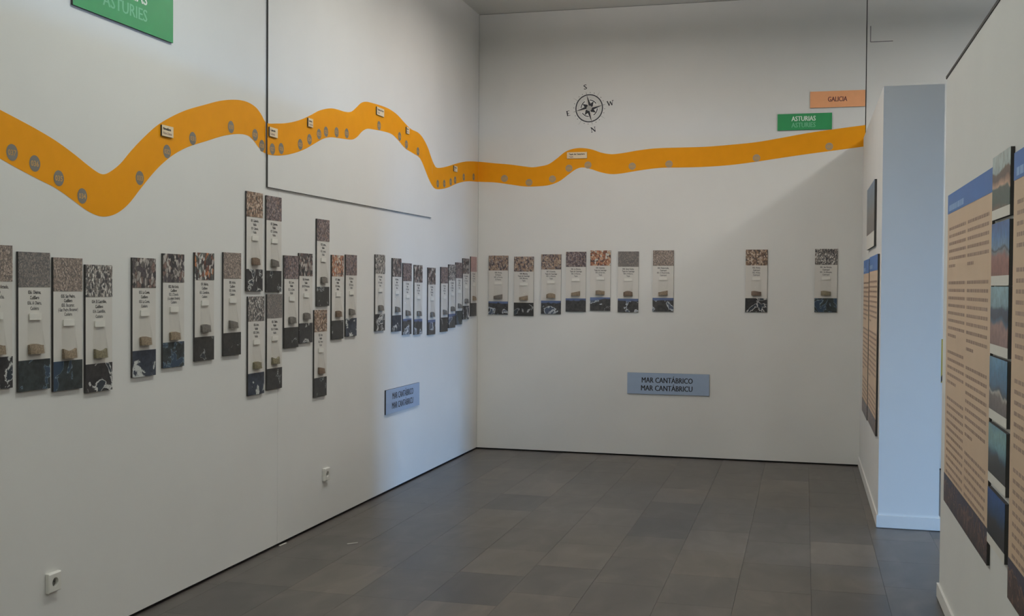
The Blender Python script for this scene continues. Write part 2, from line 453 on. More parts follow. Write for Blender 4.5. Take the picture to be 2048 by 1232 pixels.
# rear and side-room walls, window
struct('wall_rear', MB().box(XL-0.1, XR+0.1, Y0-0.12, Y0, 0, ZC, WALL))
wall_side = struct('wall_side', MB().box(XR, XR+0.2, Y0, WIN_Y0, 0, ZC, WALL).box(XR, XR+0.2, WIN_Y1, YB+0.12, 0, ZC, WALL)
       .box(XR, XR+0.2, WIN_Y0, WIN_Y1, 0, WIN_Z0, WALL).box(XR, XR+0.2, WIN_Y0, WIN_Y1, WIN_Z1, ZC, WALL))
win = MB()
for (ya, yb, za, zb) in ((WIN_Y0, WIN_Y0+0.06, WIN_Z0, WIN_Z1), (WIN_Y1-0.06, WIN_Y1, WIN_Z0, WIN_Z1),
                         (WIN_Y0+0.06, WIN_Y1-0.06, WIN_Z0, WIN_Z0+0.06), (WIN_Y0+0.06, WIN_Y1-0.06, WIN_Z1-0.06, WIN_Z1)):
    win.box(XR+0.04, XR+0.10, ya, yb, za, zb, METAL)
w1 = struct('window_1', win)
MB().box(XR+0.066, XR+0.072, WIN_Y0+0.06, WIN_Y1-0.06, WIN_Z0+0.06, WIN_Z1-0.06, FILM).build('pane', w1)

# ------------------------------------------------------------------ orange band with numbered dots
def interp(pts):
    xs = [p[0] for p in pts]; ys = [p[1] for p in pts]; n = len(xs)
    def f(x):
        if x <= xs[0]: return ys[0]+(ys[1]-ys[0])/(xs[1]-xs[0])*(x-xs[0])
        if x >= xs[-1]: return ys[-1]+(ys[-1]-ys[-2])/(xs[-1]-xs[-2])*(x-xs[-1])
        i = max(k for k in range(n-1) if xs[k] <= x)
        def slope(k):
            if k == 0: return (ys[1]-ys[0])/(xs[1]-xs[0])
            if k == n-1: return (ys[-1]-ys[-2])/(xs[-1]-xs[-2])
            return (ys[k+1]-ys[k-1])/(xs[k+1]-xs[k-1])
        h = xs[i+1]-xs[i]; t = (x-xs[i])/h
        return ((2*t**3-3*t**2+1)*ys[i]+(t**3-2*t**2+t)*h*slope(i)+(-2*t**3+3*t**2)*ys[i+1]+(t**3-t**2)*h*slope(i+1))
    return f
up = interp([(0, 219.6), (37, 239), (74.7, 259.5), (112, 282), (149, 309), (175.5, 330.5), (194, 344), (205, 348.5), (216.6, 345.4), (239, 328.6), (261, 302.5), (284, 278), (313.7, 251), (343.5, 233), (373, 220), (411, 209), (440.6, 201.6), (470.5, 199.4), (493, 203.5), (511.6, 214.7), (522.8, 229.6), (531, 244.6), (553, 247), (577.7, 245.4), (602, 239), (621.6, 230), (638.7, 221), (660.7, 216.6), (675, 219), (690, 223.5), (702, 223.5), (712, 215.4), (721.7, 206), (731.5, 203.4), (746, 206.4), (765.6, 212.5), (780, 219), (795, 230), (809.6, 246), (821.8, 258), (836.4, 265.4), (846, 276.4), (856, 296), (863, 316.7), (870.6, 333.5), (878, 335.8), (895, 332.6), (914.6, 326.5), (934, 322.8), (956, 323.3), (990, 326.5), (1020, 329), (1050, 333), (1065, 334.5), (1080, 332.6), (1096.6, 328.6), (1113, 317.6), (1130, 304), (1146, 297.7), (1163, 296), (1183, 298.7), (1203, 305.3), (1223, 308.3), (1246, 306), (1279, 300.4), (1312, 296.7), (1362, 295), (1412, 293.4), (1462, 289.4), (1511.6, 284.4), (1561.4, 276), (1611, 266.8), (1664, 258.9), (1730.7, 250)])
lo = interp([(0, 317.4), (37, 338), (74.7, 357.7), (112, 377), (149, 403), (171.8, 420), (194, 431), (213, 433), (235, 425.7), (257.7, 407), (284, 373.4), (313.7, 338), (343.5, 311.8), (373.4, 295), (410.8, 282.7), (448, 271.5), (478, 268), (496.6, 271.8), (507.8, 282), (517, 295), (531, 307), (551, 311), (570, 310), (590, 305.7), (609.4, 298.4), (626.5, 288.6), (646, 277.7), (660.7, 274.5), (675, 276), (690, 278), (704.6, 279), (714, 274), (724, 263), (734, 257.6), (748.5, 259.3), (765.6, 262.5), (782.7, 268), (795, 279), (809.6, 296), (826.7, 307), (839, 315.5), (846, 329), (853.5, 348.5), (861, 365.5), (868, 376), (878, 378.5), (895, 375.3), (914.6, 366.8), (934, 362.6), (956, 363.6), (990, 365), (1020, 369), (1050, 373), (1080, 372.4), (1100, 369.8), (1120, 361.8), (1136, 349.8), (1153, 338), (1166, 335), (1183, 338.5), (1199.5, 344), (1219.4, 348), (1239, 347.5), (1279, 340.9), (1319, 335.9), (1365.5, 335), (1412, 333.6), (1462, 330), (1511.6, 323.6), (1561.4, 316), (1611, 308.7), (1664, 301.7), (1730.7, 292.7)])
band_origin = Vector((XL, 4.0, 2.4))
band_left = thing('coastline_band', 'wavy orange band with grey numbered dots along the long wall', 'wall graphic', band_origin)
band_back_origin = Vector((XL+0.5, YB, 2.4))
band_back = thing('coastline_band', 'orange band with small grey dots across the end wall below the compass rose', 'wall graphic', band_back_origin)
def section(x0, x1, axis, val, off, ends=None):
    n = max(6, int((x1-x0)/3.5)); g = MB()
    T, Bt = [], []
    band, band_o = (band_left, band_origin) if axis == 0 else (band_back, band_back_origin)
    for i in range(n+1):
        x = x0+(x1-x0)*i/n
        a, b = px(x, up(x), axis, val), px(x, lo(x), axis, val)
        if i == n and ends == 'corner':
            a[1] = b[1] = YB-0.0012
        if i == 0 and ends == 'start':
            a[0] = b[0] = XL+0.0012
        for p in (a, b): p[axis] += off
        T.append(a-band_o); Bt.append(b-band_o)
    for i in range(n):
        g.poly([Bt[i], Bt[i+1], T[i+1], T[i]], ORANGE)
    return g.build('band_section', band)
xe0 = 531.0
section(-160, xe0, 0, XL, 0.0008)
section(534.6, 864.3, 0, XL+PT, 0.0008)
section(864, 956, 0, XL, 0.0008, 'corner')
section(956, 1730.7, 1, YB, -0.0008, 'start')
def dot(xc, yc, num, axis, val, rz, r=0.044):
    c = px(xc, yc, axis, val)
    band, band_o = (band_left, band_origin) if axis == 0 else (band_back, band_back_origin)
    g = MB().disc(0, 0, r, -0.0016, DOT if axis == 0 else DOT2, 28)
    o = g.build('number_dot', band)
    o.location = c-band_o; o.rotation_euler = (0, 0, rz)
    t = MB().text(num, r*0.95, 0, -r*0.33, -0.0022, DOTTEXT, 0.0006, 1, width=r*1.45).build('number', o)
z6 = lambda a, b: (480+a/4.096, 180+b/4.096)
wall_dots = [(23.5, 305), (69, 327), (117, 356.5), (164, 392), (279, 356), (333.5, 303), (385, 277), (461.5, 254), z6(122, 368), z6(178, 457)]
panel_dots = [z6(*q) for q in ((264, 484), (336, 480), (492, 446), (568, 405), (646, 361), (703, 342), (790, 346), (873, 355), (1138, 292), (1306, 381), (1362, 447), (1457, 503))]
far_dots = [z6(*q) for q in ((1619, 768), (1672, 767), (1725, 753), (1761, 738), (1832, 714), (1913, 712))]
back_dots = [(1009, 357), (1058, 365), (1105, 358), (1138, 336.5), (1176, 330), (1264.5, 332.5), (1338, 328), (1513, 316), (1658.5, 293)]
num = 37
for (lst, axis, val, rz) in ((wall_dots, 0, XL, LEFT), (panel_dots, 0, XL+PT, LEFT), (far_dots, 0, XL, LEFT), (back_dots, 1, YB, BACK)):
    for q in lst:
        dot(q[0], q[1], '%03d' % num, axis, val, rz, 0.034)
        num -= 1

# ------------------------------------------------------------------ town plaques on the band
def plaque(x0, x1, y0, y1, axis, val, rz, lines, label):
    T = 0.010
    a, b = px(x0, y0, axis, val), px(x0, y1, axis, val)
    e = px(x1, y0, axis, val+(T if axis == 0 else -T))
    w, h = abs((e-a)[1-axis]), a.z-b.z
    t = thing('town_plaque', label, 'plaque', (a.x, a.y, b.z), rz, 'cream town plaques on the orange band')
    MB().box(0, w, -T, -0.0012, 0, h, EDGE, CREAM).build('plate', t)
    g = MB()
    for i, s in enumerate(lines):
        g.text(s, h*0.33, w*0.09, h*(0.58-0.40*i), -T-0.0005, (INK, POSTXT)[i], 0.0008, 1, 'LEFT', min(w*0.82, h*0.145*len(s)))
    g.build('lettering', t)
    return t
for a in [(320.5, 347, 249, 271, 0, XL, LEFT, ['Novellana', 'Nov.l.lana'], 'cream plaque on the orange band above the dot right after its lowest dip'),
      (536.5, 555.5, 253.5, 272, 0, XL+PT, LEFT, ['Cadavedo', 'Cadavéu'], 'cream plaque on the orange band just inside the raised panel edge'),
      (614, 626.3, 235.5, 252.5, 0, XL+PT, LEFT, ['Luarca', 'L.luarca'], 'narrow cream plaque where the orange band rises on the raised panel'),
      (751.5, 768.5, 213, 228.7, 0, XL+PT, LEFT, ['Puerto de Vega', 'Veiga'], 'cream plaque at the highest crest of the orange band on the raised panel'),
      (811, 819, 253.5, 266.5, 0, XL+PT, LEFT, ['Navia', 'Navia'], 'small cream plaque on the steep falling slope of the orange band'),
      (906.3, 915, 331, 342.3, 0, XL, LEFT, ['Ortiguera', 'Coaña'], 'small cream plaque on the orange band next to the room corner'),
      (1134.5, 1174, 305, 317.5, 1, YB, BACK, ['Tapia de Casariego', 'Tapia'], 'wide cream plaque on the band hump below the compass rose')]:
    plaque(*a)

# ------------------------------------------------------------------ sand sample boards
BW, BH, BT = 0.195, 0.572, 0.011
mesh_cache = {}
def shared(name, fn):
    if name not in mesh_cache: mesh_cache[name] = fn()
    return mesh_cache[name]
def add(name, me, parent, mats=None):
    o = bpy.data.objects.new(name, me); COL.objects.link(o); o.parent = parent
    return o
Z_TOP = BH*(1-0.252); Z_AIR = BH*0.222
def sand_shape(kind, fill):
    """bag of sand: lumpy pillow with a slanted or hollow top"""
    g = MB(); nx, nz = 8, 5
    x0, x1, zb = -0.043, 0.043, 0.0
    def top(t):
        if kind == 'left': return fill*(1.15-0.35*t)
        if kind == 'right': return fill*(0.72+0.45*t)
        if kind == 'hollow': return fill*(0.82+1.1*(t-0.5)**2)
        if kind == 'dome': return fill*(1.25-1.4*(t-0.5)**2)
        return fill*(1.0+0.10*math.sin(5*t))
    F, Bk = {}, {}
    for i in range(nx+1):
        t = i/nx; x = x0+(x1-x0)*t
        for j in range(nz+1):
            s = j/nz; z = zb+top(t)*s
            bulge = 0.0245*(1-0.25*s)*(1-0.35*abs(2*t-1)**3)
            F[i, j] = len(g.v); g.v.append((x, -bulge, z))
    for i in range(nx+1):
        t = i/nx; x = x0+(x1-x0)*t
        for j in (0, nz):
            Bk[i, j] = len(g.v); g.v.append((x, -0.002, zb+top(t)*(j/nz)))
    def face(q, m='S'): g.f.append(q); g.m.append(0)
    g.mats = [None]
    for i in range(nx):
        for j in range(nz): face((F[i, j], F[i+1, j], F[i+1, j+1], F[i, j+1]))
        face((F[i, nz], F[i+1, nz], Bk[i+1, nz], Bk[i, nz]))
        face((Bk[i, 0], Bk[i+1, 0], F[i+1, 0], F[i, 0]))
    face(tuple(F[0, j] for j in range(nz, -1, -1))+(Bk[0, 0], Bk[0, nz]))
    face(tuple(F[nx, j] for j in range(nz+1))+(Bk[nx, nz], Bk[nx, 0]))
    return g
def bag_mesh():
    g = MB()
    # a flat clear bag, thin at the strip and swelling towards the sand
    prof = [(0.145, 0.003), (0.10, 0.007), (0.05, 0.020), (0.02, 0.0275), (0.0, 0.0275), (-0.004, 0.012)]
    rows = []
    for z, d in prof:
        row = []
        for x, k in ((-0.0455, 0.15), (-0.041, 0.8), (0, 1.0), (0.041, 0.8), (0.0455, 0.15)):
            row.append(len(g.v)); g.v.append((x, -0.0012-d*k, z))
        rows.append(row)
    g.mats = [FILM]
    for a, b in zip(rows[1:], rows[:-1]):
        for i in range(4): g.f.append((a[i], a[i+1], b[i+1], b[i])); g.m.append(0)
    me = g.mesh('sample_bag')
    for p in me.polygons: p.use_smooth = True
    return me
def strip_mesh():
    return MB().box(-0.036, 0.036, -0.0065, -0.0012, 0.140, 0.167, STRIP).mesh('label_strip')
panel_me = MB().box(-BW/2, BW/2, -BT, -0.0008, 0, BH, EDGE, BOARD).mesh('backing_board')
top_me, air_me = {}, {}
for k, m in SAND.items(): top_me[k] = MB().box(-BW/2, BW/2, -BT-0.0012, -BT-0.0001, Z_TOP, BH, m).mesh('sand_photo')
for k, m in AIR.items(): air_me[k] = MB().box(-BW/2, BW/2, -BT-0.0012, -BT-0.0001, 0, Z_AIR, m).mesh('coast_photo')
bag_me, strip_me = bag_mesh(), strip_mesh()
def sand_me(kind, fill, grain):
    def mk():
        g = sand_shape(kind, fill); g.mats = [GRAIN[grain]]
        me = g.mesh('sand'); 
        return me
    return shared('sand %s %.3f %s' % (kind, fill, grain), mk)
def sample_board(loc, rz, lines, label, top, air, shape, grain, fill=0.038, group=''):
    t = thing('sand_sample_board', label, 'display board', loc, rz, group)
    add('backing_board', panel_me, t)
    add('sand_photo', top_me[top], t)
    add('coast_photo', air_me[air], t)
    g = MB(); z = Z_TOP-0.028
    for s, ink in lines:
        g.text(s, 0.0205, 0, z, -BT-0.0006, ink, 0.0004, 0.74)
        z -= 0.0222 if len(lines) < 5 else 0.0195
    g.build('caption', t)
    b = add('sample_bag', bag_me, t)
    b.location = (0, -BT, 0.152)
    if len(lines) > 4: b.location.z = 0.138
    add('label_strip', strip_me, b)
    add('sand', sand_me(shape, fill, grain), b)
    return t
def cap4(n, a, m, b, am):
    out = [('%03d. %s,' % (n, a), INK), (m, INK), ('%03d. %s,' % (n, b[0]), INK2)]
    for s in b[1:]: out.append((s, INK2))
    return out+[(am, INK2)]
CU, VA, NA, CO, EF, TA, CA = ('Cudillero', 'Cuideiru'), ('Valdés', 'Valdés'), ('Navia', 'Navia'), ('Coaña', 'Cuaña'), ('El Franco', 'El Franco'), ('Tapia de Casariego', 'Tapia'), ('Castropol', 'Castropol')
GL, GB = 'sand sample boards on the long wall', 'sand sample boards on the end wall'
# number, left-top pixel on the wall, names, look, label
LB = [
 (37, (-50.0, 487.5), 'Concha de Artedo', CU, ['La Concha', "d'Artéu"], 'fine_tan', 'surf', 'level', 'tan', 'sample board of fine tan sand, furthest from the corner in the long wall row'),
 (36, (32.0, 503.0), 'Oleiros', CU, ['A Oleiru'], 'fine_grey', 'blue', 'level', 'tan', 'sample board with fine grey sand photo and blue headland photo'),
 (35, (102.2, 514.6), 'San Pedro', CU, ['Bocamar', '(-San Pedru Bocamar)'], 'fine_tan', 'blue', 'hollow', 'tan', 'middle board of the close trio on the long wall, tan grain photo'),
 (34, (167.0, 529.0), 'El Castrillón', CU, ['Castrillón'], 'mid_grey', 'surf', 'hollow', 'olive', 'speckled dark and white gravel board of the close trio, beside the wide gap'),
 (33, (261.0, 515.0), 'La Cueva', CU, ['La Cueva'], 'coarse_dark', 'foam', 'level', 'tan', 'dark pebble board beside the wide gap, white foam in its coast photo'),
 (32, (322.0, 506.7), 'Río Uncín', CU, ["L'Ouncín", '(-La playa Umeiru)'], 'coarse_dark', 'blue', 'level', 'tan', 'dark pebble board between the foam board and the orange-flecked pebble board'),
 (31, (386.0, 504.7), 'Ballota', CU, ['Cuevallota'], 'coarse_mix', 'dark', 'level', 'grey', 'board with large white, rust and orange pebbles in its photo'),
 (30, (443.6, 504.4), 'Arbón', CU, ['Arbón'], 'fine_tan', 'dark', 'left', 'grey', 'fine brown sand board standing alone left of the stacked boards'),
 (29, (489.8, 381.7), 'Cadavedo', VA, ['Cadavéu'], 'brown', 'surf', 'level', 'brown', 'upper board with orange-brown grain photo in the block of four stacked boards'),
 (28, (493.0, 593.0), 'Airín', VA, ["L'Airín"], 'mid_grey', 'foam', 'level', 'olive', 'lower board with grey pebble photo and foam corner in the block of four stacked boards'),
 (27, (529.7, 390.6), 'Quintana', VA, ['Quintana'], 'purple', 'dark', 'left', 'grey', 'upper board with purplish gravel photo in the block of four, just under the raised panel'),
 (26, (530.9, 588.5), 'Tablizo', VA, ['El Tablizu'], 'fine_grey', 'dark', 'hollow', 'olive', 'lower board with pale grey grain photo in the block of four, over the wall joint'),
 (25, (565.6, 510.5), 'Cueva', VA, ['La Cueva'], 'purple', 'dark', 'level', 'grey', 'purplish brown sand board touching the black and white pebble board'),
 (24, (595.5, 506.0), 'Portizuelo', VA, ['El Portizuelu'], 'coarse_dark', 'surf', 'level', 'grey', 'black and white pebble board touching a purplish brown one'),
 (23, (631.0, 437.3), 'Luarca', VA, ['L.luarca'], 'purple', 'dark', 'level', 'grey', 'upper of the two boards stacked as a single column, violet-grey gravel photo'),
 (22, (625.7, 620.3), 'Otur', VA, ['Outur'], 'brown', 'dark', 'left', 'brown', 'lower of the two boards stacked as a single column, multicoloured grains'),
 (21, (661.0, 509.7), 'Sabugo', VA, ['Sabugu'], 'rust', 'dark', 'level', 'brown', 'board with rusty brown grain photo right beside the two-board column'),
 (20, (688.8, 509.0), 'Barayo', VA, ['Barayu'], 'purple', 'foam', 'left', 'grey', 'violet-grey gravel board touching the rusty brown grain board'),
 (19, (748.3, 508.6), 'Frejulfe', NA, ['Frexulfe'], 'mid_grey', 'surf', 'level', 'grey', 'tenth sample board from the room corner on the long wall, alone between two gaps'),
 (18, (782.5, 516.0), 'Moro', NA, ["L'Osu"], 'coarse_dark', 'foam', 'left', 'grey', 'ninth sample board from the room corner on the long wall, dark pebble photo'),
 (17, (804.0, 525.9), 'Fabal', NA, ['Fabal'], 'purple', 'hill', 'left', 'grey', 'eighth sample board from the room corner on the long wall'),
 (16, (826.6, 529.7), 'Coedo', NA, ['Coedo'], 'coarse_dark', 'hill', 'level', 'grey', 'seventh sample board from the room corner on the long wall'),
 (15, (854.0, 535.0), 'Navia', NA, ['Navia'], 'coarse_dark', 'hill', 'level', 'grey', 'sixth sample board from the room corner on the long wall, gaps both sides'),
 (14, (879.8, 533.8), 'Foxos', CO, ['Foxos'], 'purple', 'dark', 'left', 'grey', 'fifth sample board from the room corner on the long wall'),
 (13, (895.6, 528.8), 'Arnielles', CO, ['Arnelles'], 'mid_grey', 'hill', 'level', 'grey', 'fourth sample board from the room corner on the long wall'),
 (12, (910.0, 524.7), 'Torbas', CO, ['Torbas'], 'purple', 'blue', 'left', 'grey', 'third sample board from the room corner on the long wall'),
 (11, (924.0, 516.5), 'Pormenande', EF, ['Permenande'], 'coarse_dark', 'surf', 'level', 'grey', 'second sample board from the room corner on the long wall'),
 (10, (939.7, 513.0), 'Castello', EF, ['Castello'], 'pink', 'dark', 'left', 'tan', 'pink fine sand board closest to the room corner on the long wall'),
]
for n, q, name, (mu, am), b, top, air, shape, grain, lab in LB:
    p = px(q[0], q[1], 0, XL)
    sample_board((XL, p.y+BW/2, p.z-BH), LEFT, cap4(n, name, mu, b, am), lab, top, air, shape, grain, 0.038, GL)
BB = [
 (9, (978.3, 511.3), 'Porcía', EF, ['A Porcía'], 'beige', 'hill', 'right', 'grey', 'beige and black gravel board closest to the room corner on the end wall'),
 (8, (1028.9, 513.3), 'Mexota', TA, ['Mexota'], 'beige', 'dark', 'right', 'tan', 'second sample board from the room corner on the end wall, black-spotted beige gravel'),
 (7, (1083.3, 508.8), 'El Sarello', TA, ['A Ribeiría'], 'beige', 'hill', 'dome', 'tan', 'third sample board from the room corner on the end wall, a heaped sand bag'),
 (6, (1132.6, 503.6), 'La Paloma', TA, ['A Paloma'], 'purple', 'hill', 'right', 'tan', 'fourth sample board from the room corner on the end wall, grey-mauve gravel'),
 (5, (1181.3, 501.0), 'Serantes', TA, ['El Sarrido'], 'rust', 'hill', 'level', 'tan', 'bright rust and white shell-sand board on the end wall'),
 (4, (1236.8, 503.0), 'Santa Gadea', TA, ['A Ribeira'], 'fine_grey', 'hill', 'dome', 'brown', 'smooth grey-mauve sand board next to the rust one on the end wall'),
 (3, (1306.4, 500.8), 'Peñarronda', CA, ['A Penarronda'], 'fine_tan', 'hill', 'right', 'tan', 'pale fine sand board above the MAR CANTÁBRICO sign on the end wall'),
 (2, (1491.8, 499.4), 'Arnao', CA, ['Arnao'], 'brown', 'surf', 'level', 'brown', 'reddish brown grain board hanging alone with wide gaps on both sides'),
 (1, (1630.2, 497.8), 'San Román', CA, ['Os Bloques'], 'mid_grey', 'blue', 'level', 'olive', 'grey grain board on the end wall closest to the white partition'),
]
for n, q, name, (mu, am), b, top, air, shape, grain, lab in BB:
    p = px(q[0], q[1], 1, YB)
    sample_board((p.x+BW/2, YB, p.z-BH), BACK, cap4(n, name, mu, b, am), lab, top, air, shape, grain, 0.038, GB)

# ------------------------------------------------------------------ signs
def sign(name, loc, rz, w, h, mat, rows, label, T=0.012):
    t = thing(name, label, 'sign', loc, rz)
    MB().box(0, w, -T, -0.0008, 0, h, EDGE, mat).build('plate', t)
    for s, size, cx, z, m, wid in rows:
        g = MB()
        for k in (-1, 0, 1): g.text(s, size, cx+k*size*0.022, z, -T-0.0006-0.00004*k, m, 0.0, 1, width=wid)
        g.build('lettering', t)
    return t
# big green one, high on the long wall
a = px(141, 12, 0, XL); b = px(342, 84, 0, XL)
gw = b.y-a.y; gh = gw*0.295
sign('province_sign', (XL, a.y, (a.z+b.z)/2), LEFT, gw, gh, GREEN,
     [('ASTURIAS', gh*0.35, gw*0.49, gh*0.56, WHITETEXT, gw*0.44), ('ASTURIES', gh*0.35, gw*0.49, gh*0.22, GREENTEXT, gw*0.44)],
     'green ASTURIAS sign mounted high on the long wall above the orange band')
a = px(1555, 261.5, 1, YB); b = px(1663.7, 258, 1, YB); c = px(1555, 229, 1, YB)
gw, gh = b.x-a.x, c.z-a.z
sign('province_sign', (a.x, YB, a.z), BACK, gw, gh, GREEN,
     [('ASTURIAS', gh*0.42, gw*0.48, gh*0.55, WHITETEXT, gw*0.44), ('ASTURIES', gh*0.42, gw*0.48, gh*0.16, GREENTEXT, gw*0.44)],
     'small green ASTURIAS sign on the end wall touching the orange band')
a = px(1620, 216.5, 1, YB); c = px(1620, 184, 1, YB)
gw = min(px(1730.5, 212, 1, YB).x, XG-0.006)-a.x; gh = c.z-a.z
sign('province_sign', (a.x, YB, a.z), BACK, gw, gh, PEACH,
     [('GALICIA', gh*0.42, gw*0.50, gh*0.36, MAROON, gw*0.345)], 'peach GALICIA sign at the end of the end wall')
a = px(1254.8, 786.5, 1, YB); b = px(1418.5, 790, 1, YB); c = px(1254.8, 744.5, 1, YB)
gw, gh = b.x-a.x, c.z-a.z
sea_rows = lambda gw, gh: [('MAR CANTÁBRICO', gh*0.36, gw*0.49, gh*0.54, BLACKTXT, gw*0.62), ('MAR CANTÁBRICU', gh*0.36, gw*0.485, gh*0.165, BLACKTXT, gw*0.625)]
sign('sea_sign', (a.x, YB, a.z), BACK, gw, gh, BLUESIGN, sea_rows(gw, gh), 'pale blue MAR CANTÁBRICO sign on the end wall')
a = px(768.8, 830, 0, XL); c = px(768.8, 781, 0, XL)
sign('sea_sign', (XL, a.y, a.z), LEFT, gw, c.z-a.z, BLUESIGN, sea_rows(gw, gh), 'pale blue MAR CANTÁBRICO sign on the long wall in the strip of daylight')

# ------------------------------------------------------------------ compass rose
cc = px(1178.4, 216.6, 1, YB); R = abs(px(1178.4+26.9, 216.6, 1, YB).x-cc.x)
comp = thing('compass_rose', 'black compass rose printed on the end wall with S at the top', 'wall graphic', (cc.x, YB, cc.z))
rot0 = math.radians(11.5)
def pol(r, a): return (r*R*math.cos(a), r*R*math.sin(a))
ya = -0.0010
MB().ring(0, 0, 0.95*R, 1.03*R, ya, COMP, 64).build('outer_ring', comp)
g = MB()
for rr in (0.74, 0.82, 0.90): g.ring(0, 0, rr*R, (rr+0.014)*R, ya, COMPG, 56)
g.build('fine_rings', comp)
g = MB()
for k in range(4):
    a0 = rot0+math.pi/2*k
    g.ring(0, 0, 0.575*R, 0.635*R, ya, COMP, 12, a0-math.radians(68), a0-math.radians(14))
g.build('inner_ring', comp)
g = MB(); gl = MB()
for k in range(4):
    a0 = rot0+math.pi/2*k
    tip, cw = pol(1.02, a0), pol(0.27, a0-math.pi/4)
    g.poly([(0, ya-0.0008, 0), (cw[0], ya-0.0008, cw[1]), (tip[0], ya-0.0008, tip[1])], COMP)
    ccw = pol(0.27, a0+math.pi/4)
    gl.poly([(0, ya-0.0006, 0), (tip[0], ya-0.0006, tip[1]), (ccw[0], ya-0.0006, ccw[1])], BOARD)
    e = pol(1.24, a0); g.bar(tip[0], tip[1], e[0], e[1], 0.05*R, 0.012*R, ya-0.0008, COMPG)
g.build('cardinal_points', comp); gl.build('pale_points', comp)
g = MB()
for k in range(4):
    a0 = rot0+math.pi/4+math.pi/2*k
    t = pol(0.60, a0); l, r_ = pol(0.29, a0+math.radians(30)), pol(0.29, a0-math.radians(30))
    g.poly([(0, ya-0.0007, 0), (r_[0], ya-0.0007, r_[1]), (t[0], ya-0.0007, t[1]), (l[0], ya-0.0007, l[1])], COMP)
    s, e = pol(1.02, a0), pol(1.42, a0); g.bar(s[0], s[1], e[0], e[1], 0.022*R, 0.008*R, ya, COMPG)
g.build('diagonal_points', comp)
g = MB()
for k in range(8):
    for d in (15, 30):
        p = pol(1.15, rot0+math.radians(45*k+d)); g.disc(p[0], p[1], 0.036*R, ya, COMPG, 8)
g.build('degree_dots', comp)
MB().disc(0, 0, 0.20*R, ya-0.0014, plain('compass hub grey', rgb(176, 173, 166), 0.7), 24).build('hub', comp)
def letter(ch, ang):
    p = pol(1.60, ang); h = 0.34*R; g = MB()
    th, tn = h*0.24, h*0.10
    if ch == 'N':
        g.bar(-0.38*h, -h/2, -0.38*h, h/2, tn, tn, 0, COMP); g.bar(0.38*h, -h/2, 0.38*h, h/2, tn, tn, 0, COMP); g.bar(-0.38*h, h/2, 0.38*h, -h/2, th, th, 0, COMP)
        for sx, sz in ((-0.38, -0.5), (0.38, 0.5), (-0.42, 0.5)): g.bar(sx*h-0.16*h, sz*h, sx*h+0.16*h, sz*h, tn, tn, 0, COMP)
    elif ch == 'W':
        xs = (-0.6, -0.3, 0.0, 0.3, 0.6); zs = (0.5, -0.5, 0.4, -0.5, 0.5)
        for i in range(4): g.bar(xs[i]*h, zs[i]*h, xs[i+1]*h, zs[i+1]*h, (th, tn)[i % 2], (th, tn)[i % 2], 0, COMP)
        for sx in (-0.6, 0.6): g.bar(sx*h-0.18*h, 0.5*h, sx*h+0.18*h, 0.5*h, tn, tn, 0, COMP)
    elif ch == 'E':
        g.bar(-0.2*h, -h/2, -0.2*h, h/2, th, th, 0, COMP)
        for sz, l in ((0.5, 0.34), (0.0, 0.22), (-0.5, 0.38)): g.bar(-0.38*h, sz*h, l*h, sz*h, tn, tn, 0, COMP)
    else:
        g.text('S', h*1.5, 0, -h*0.52, 0, COMP, 0.0, 1.1)
        g.text('S', h*1.5, h*0.07, -h*0.52, -0.0001, COMP, 0.0, 1.1)
    o = g.build('letter', comp); o.location = (p[0], ya, p[1]); o.rotation_euler = (0, -math.radians(10), 0)
for ch, k in (('W', 0), ('S', 1), ('E', 2), ('N', 3)): letter(ch, rot0+math.pi/2*k)

# ------------------------------------------------------------------ information posters and shore photos on the right
def word_lines(g, x0, x1, ztop, n, pitch, hgt, y, mat, rnd, last=1.0):
    for i in range(n):
        z = ztop-i*pitch; x = x0
        end = x1 if i < n-1 else x0+(x1-x0)*last
        while x < end-0.012:
            w = min(rnd.uniform(0.018, 0.07), end-x)
            g.poly([(x, y, z-hgt), (x+w, y, z-hgt), (x+w, y, z), (x, y, z)], mat)
            x += w+0.009
FOOT = scenery_mat('dark crowd photo strip', [(0.0, P(40, 36, 44)), (0.25, P(96, 70, 60)), (0.42, P(36, 34, 46)), (0.6, P(150, 112, 92)), (0.72, P(40, 42, 64)), (1.0, P(70, 66, 80))], 16, 2.4)
def poster(X, y_far, w, z0, z1, head, foot, label, seed, paras, title=True, T=0.011, group=None, cols=2):
    t = thing('information_poster', label, 'poster', (X, y_far, z0), RIGHT, group)
    h = z1-z0; f = -T-0.0006
    MB().box(0, w, -T, -0.0008, 0, h, EDGE, POSTER).build('panel', t)
    hd = MB().box(0, w, -T-0.0012, -T-0.0001, h-head, h, HEADER).build('header', t)
    rnd = random.Random(seed)
    if title:
        g = MB(); word_lines(g, w*0.04, w*0.42, h-head*0.58, 1, 0.1, 0.028, -T-0.0018, HEADTXT, rnd)
        g.build('title', hd)
    m, gut = w*0.05, w*0.045
    cw = (w-2*m-gut*(cols-1))/cols
    for c in range(cols):
        z = h-head-0.07; x0 = m+c*(cw+gut)
        for n in paras[c]:
            g = MB()
            word_lines(g, x0, x0+cw, z, n, 0.036, 0.014, f, POSTXT, rnd, rnd.uniform(0.25, 0.6)); z -= n*0.036+0.045
            g.build('text_block', t)
    MB().box(0, w, -T-0.0012, -T-0.0001, 0, foot, FOOT).build('footer_photo', t)
    return t
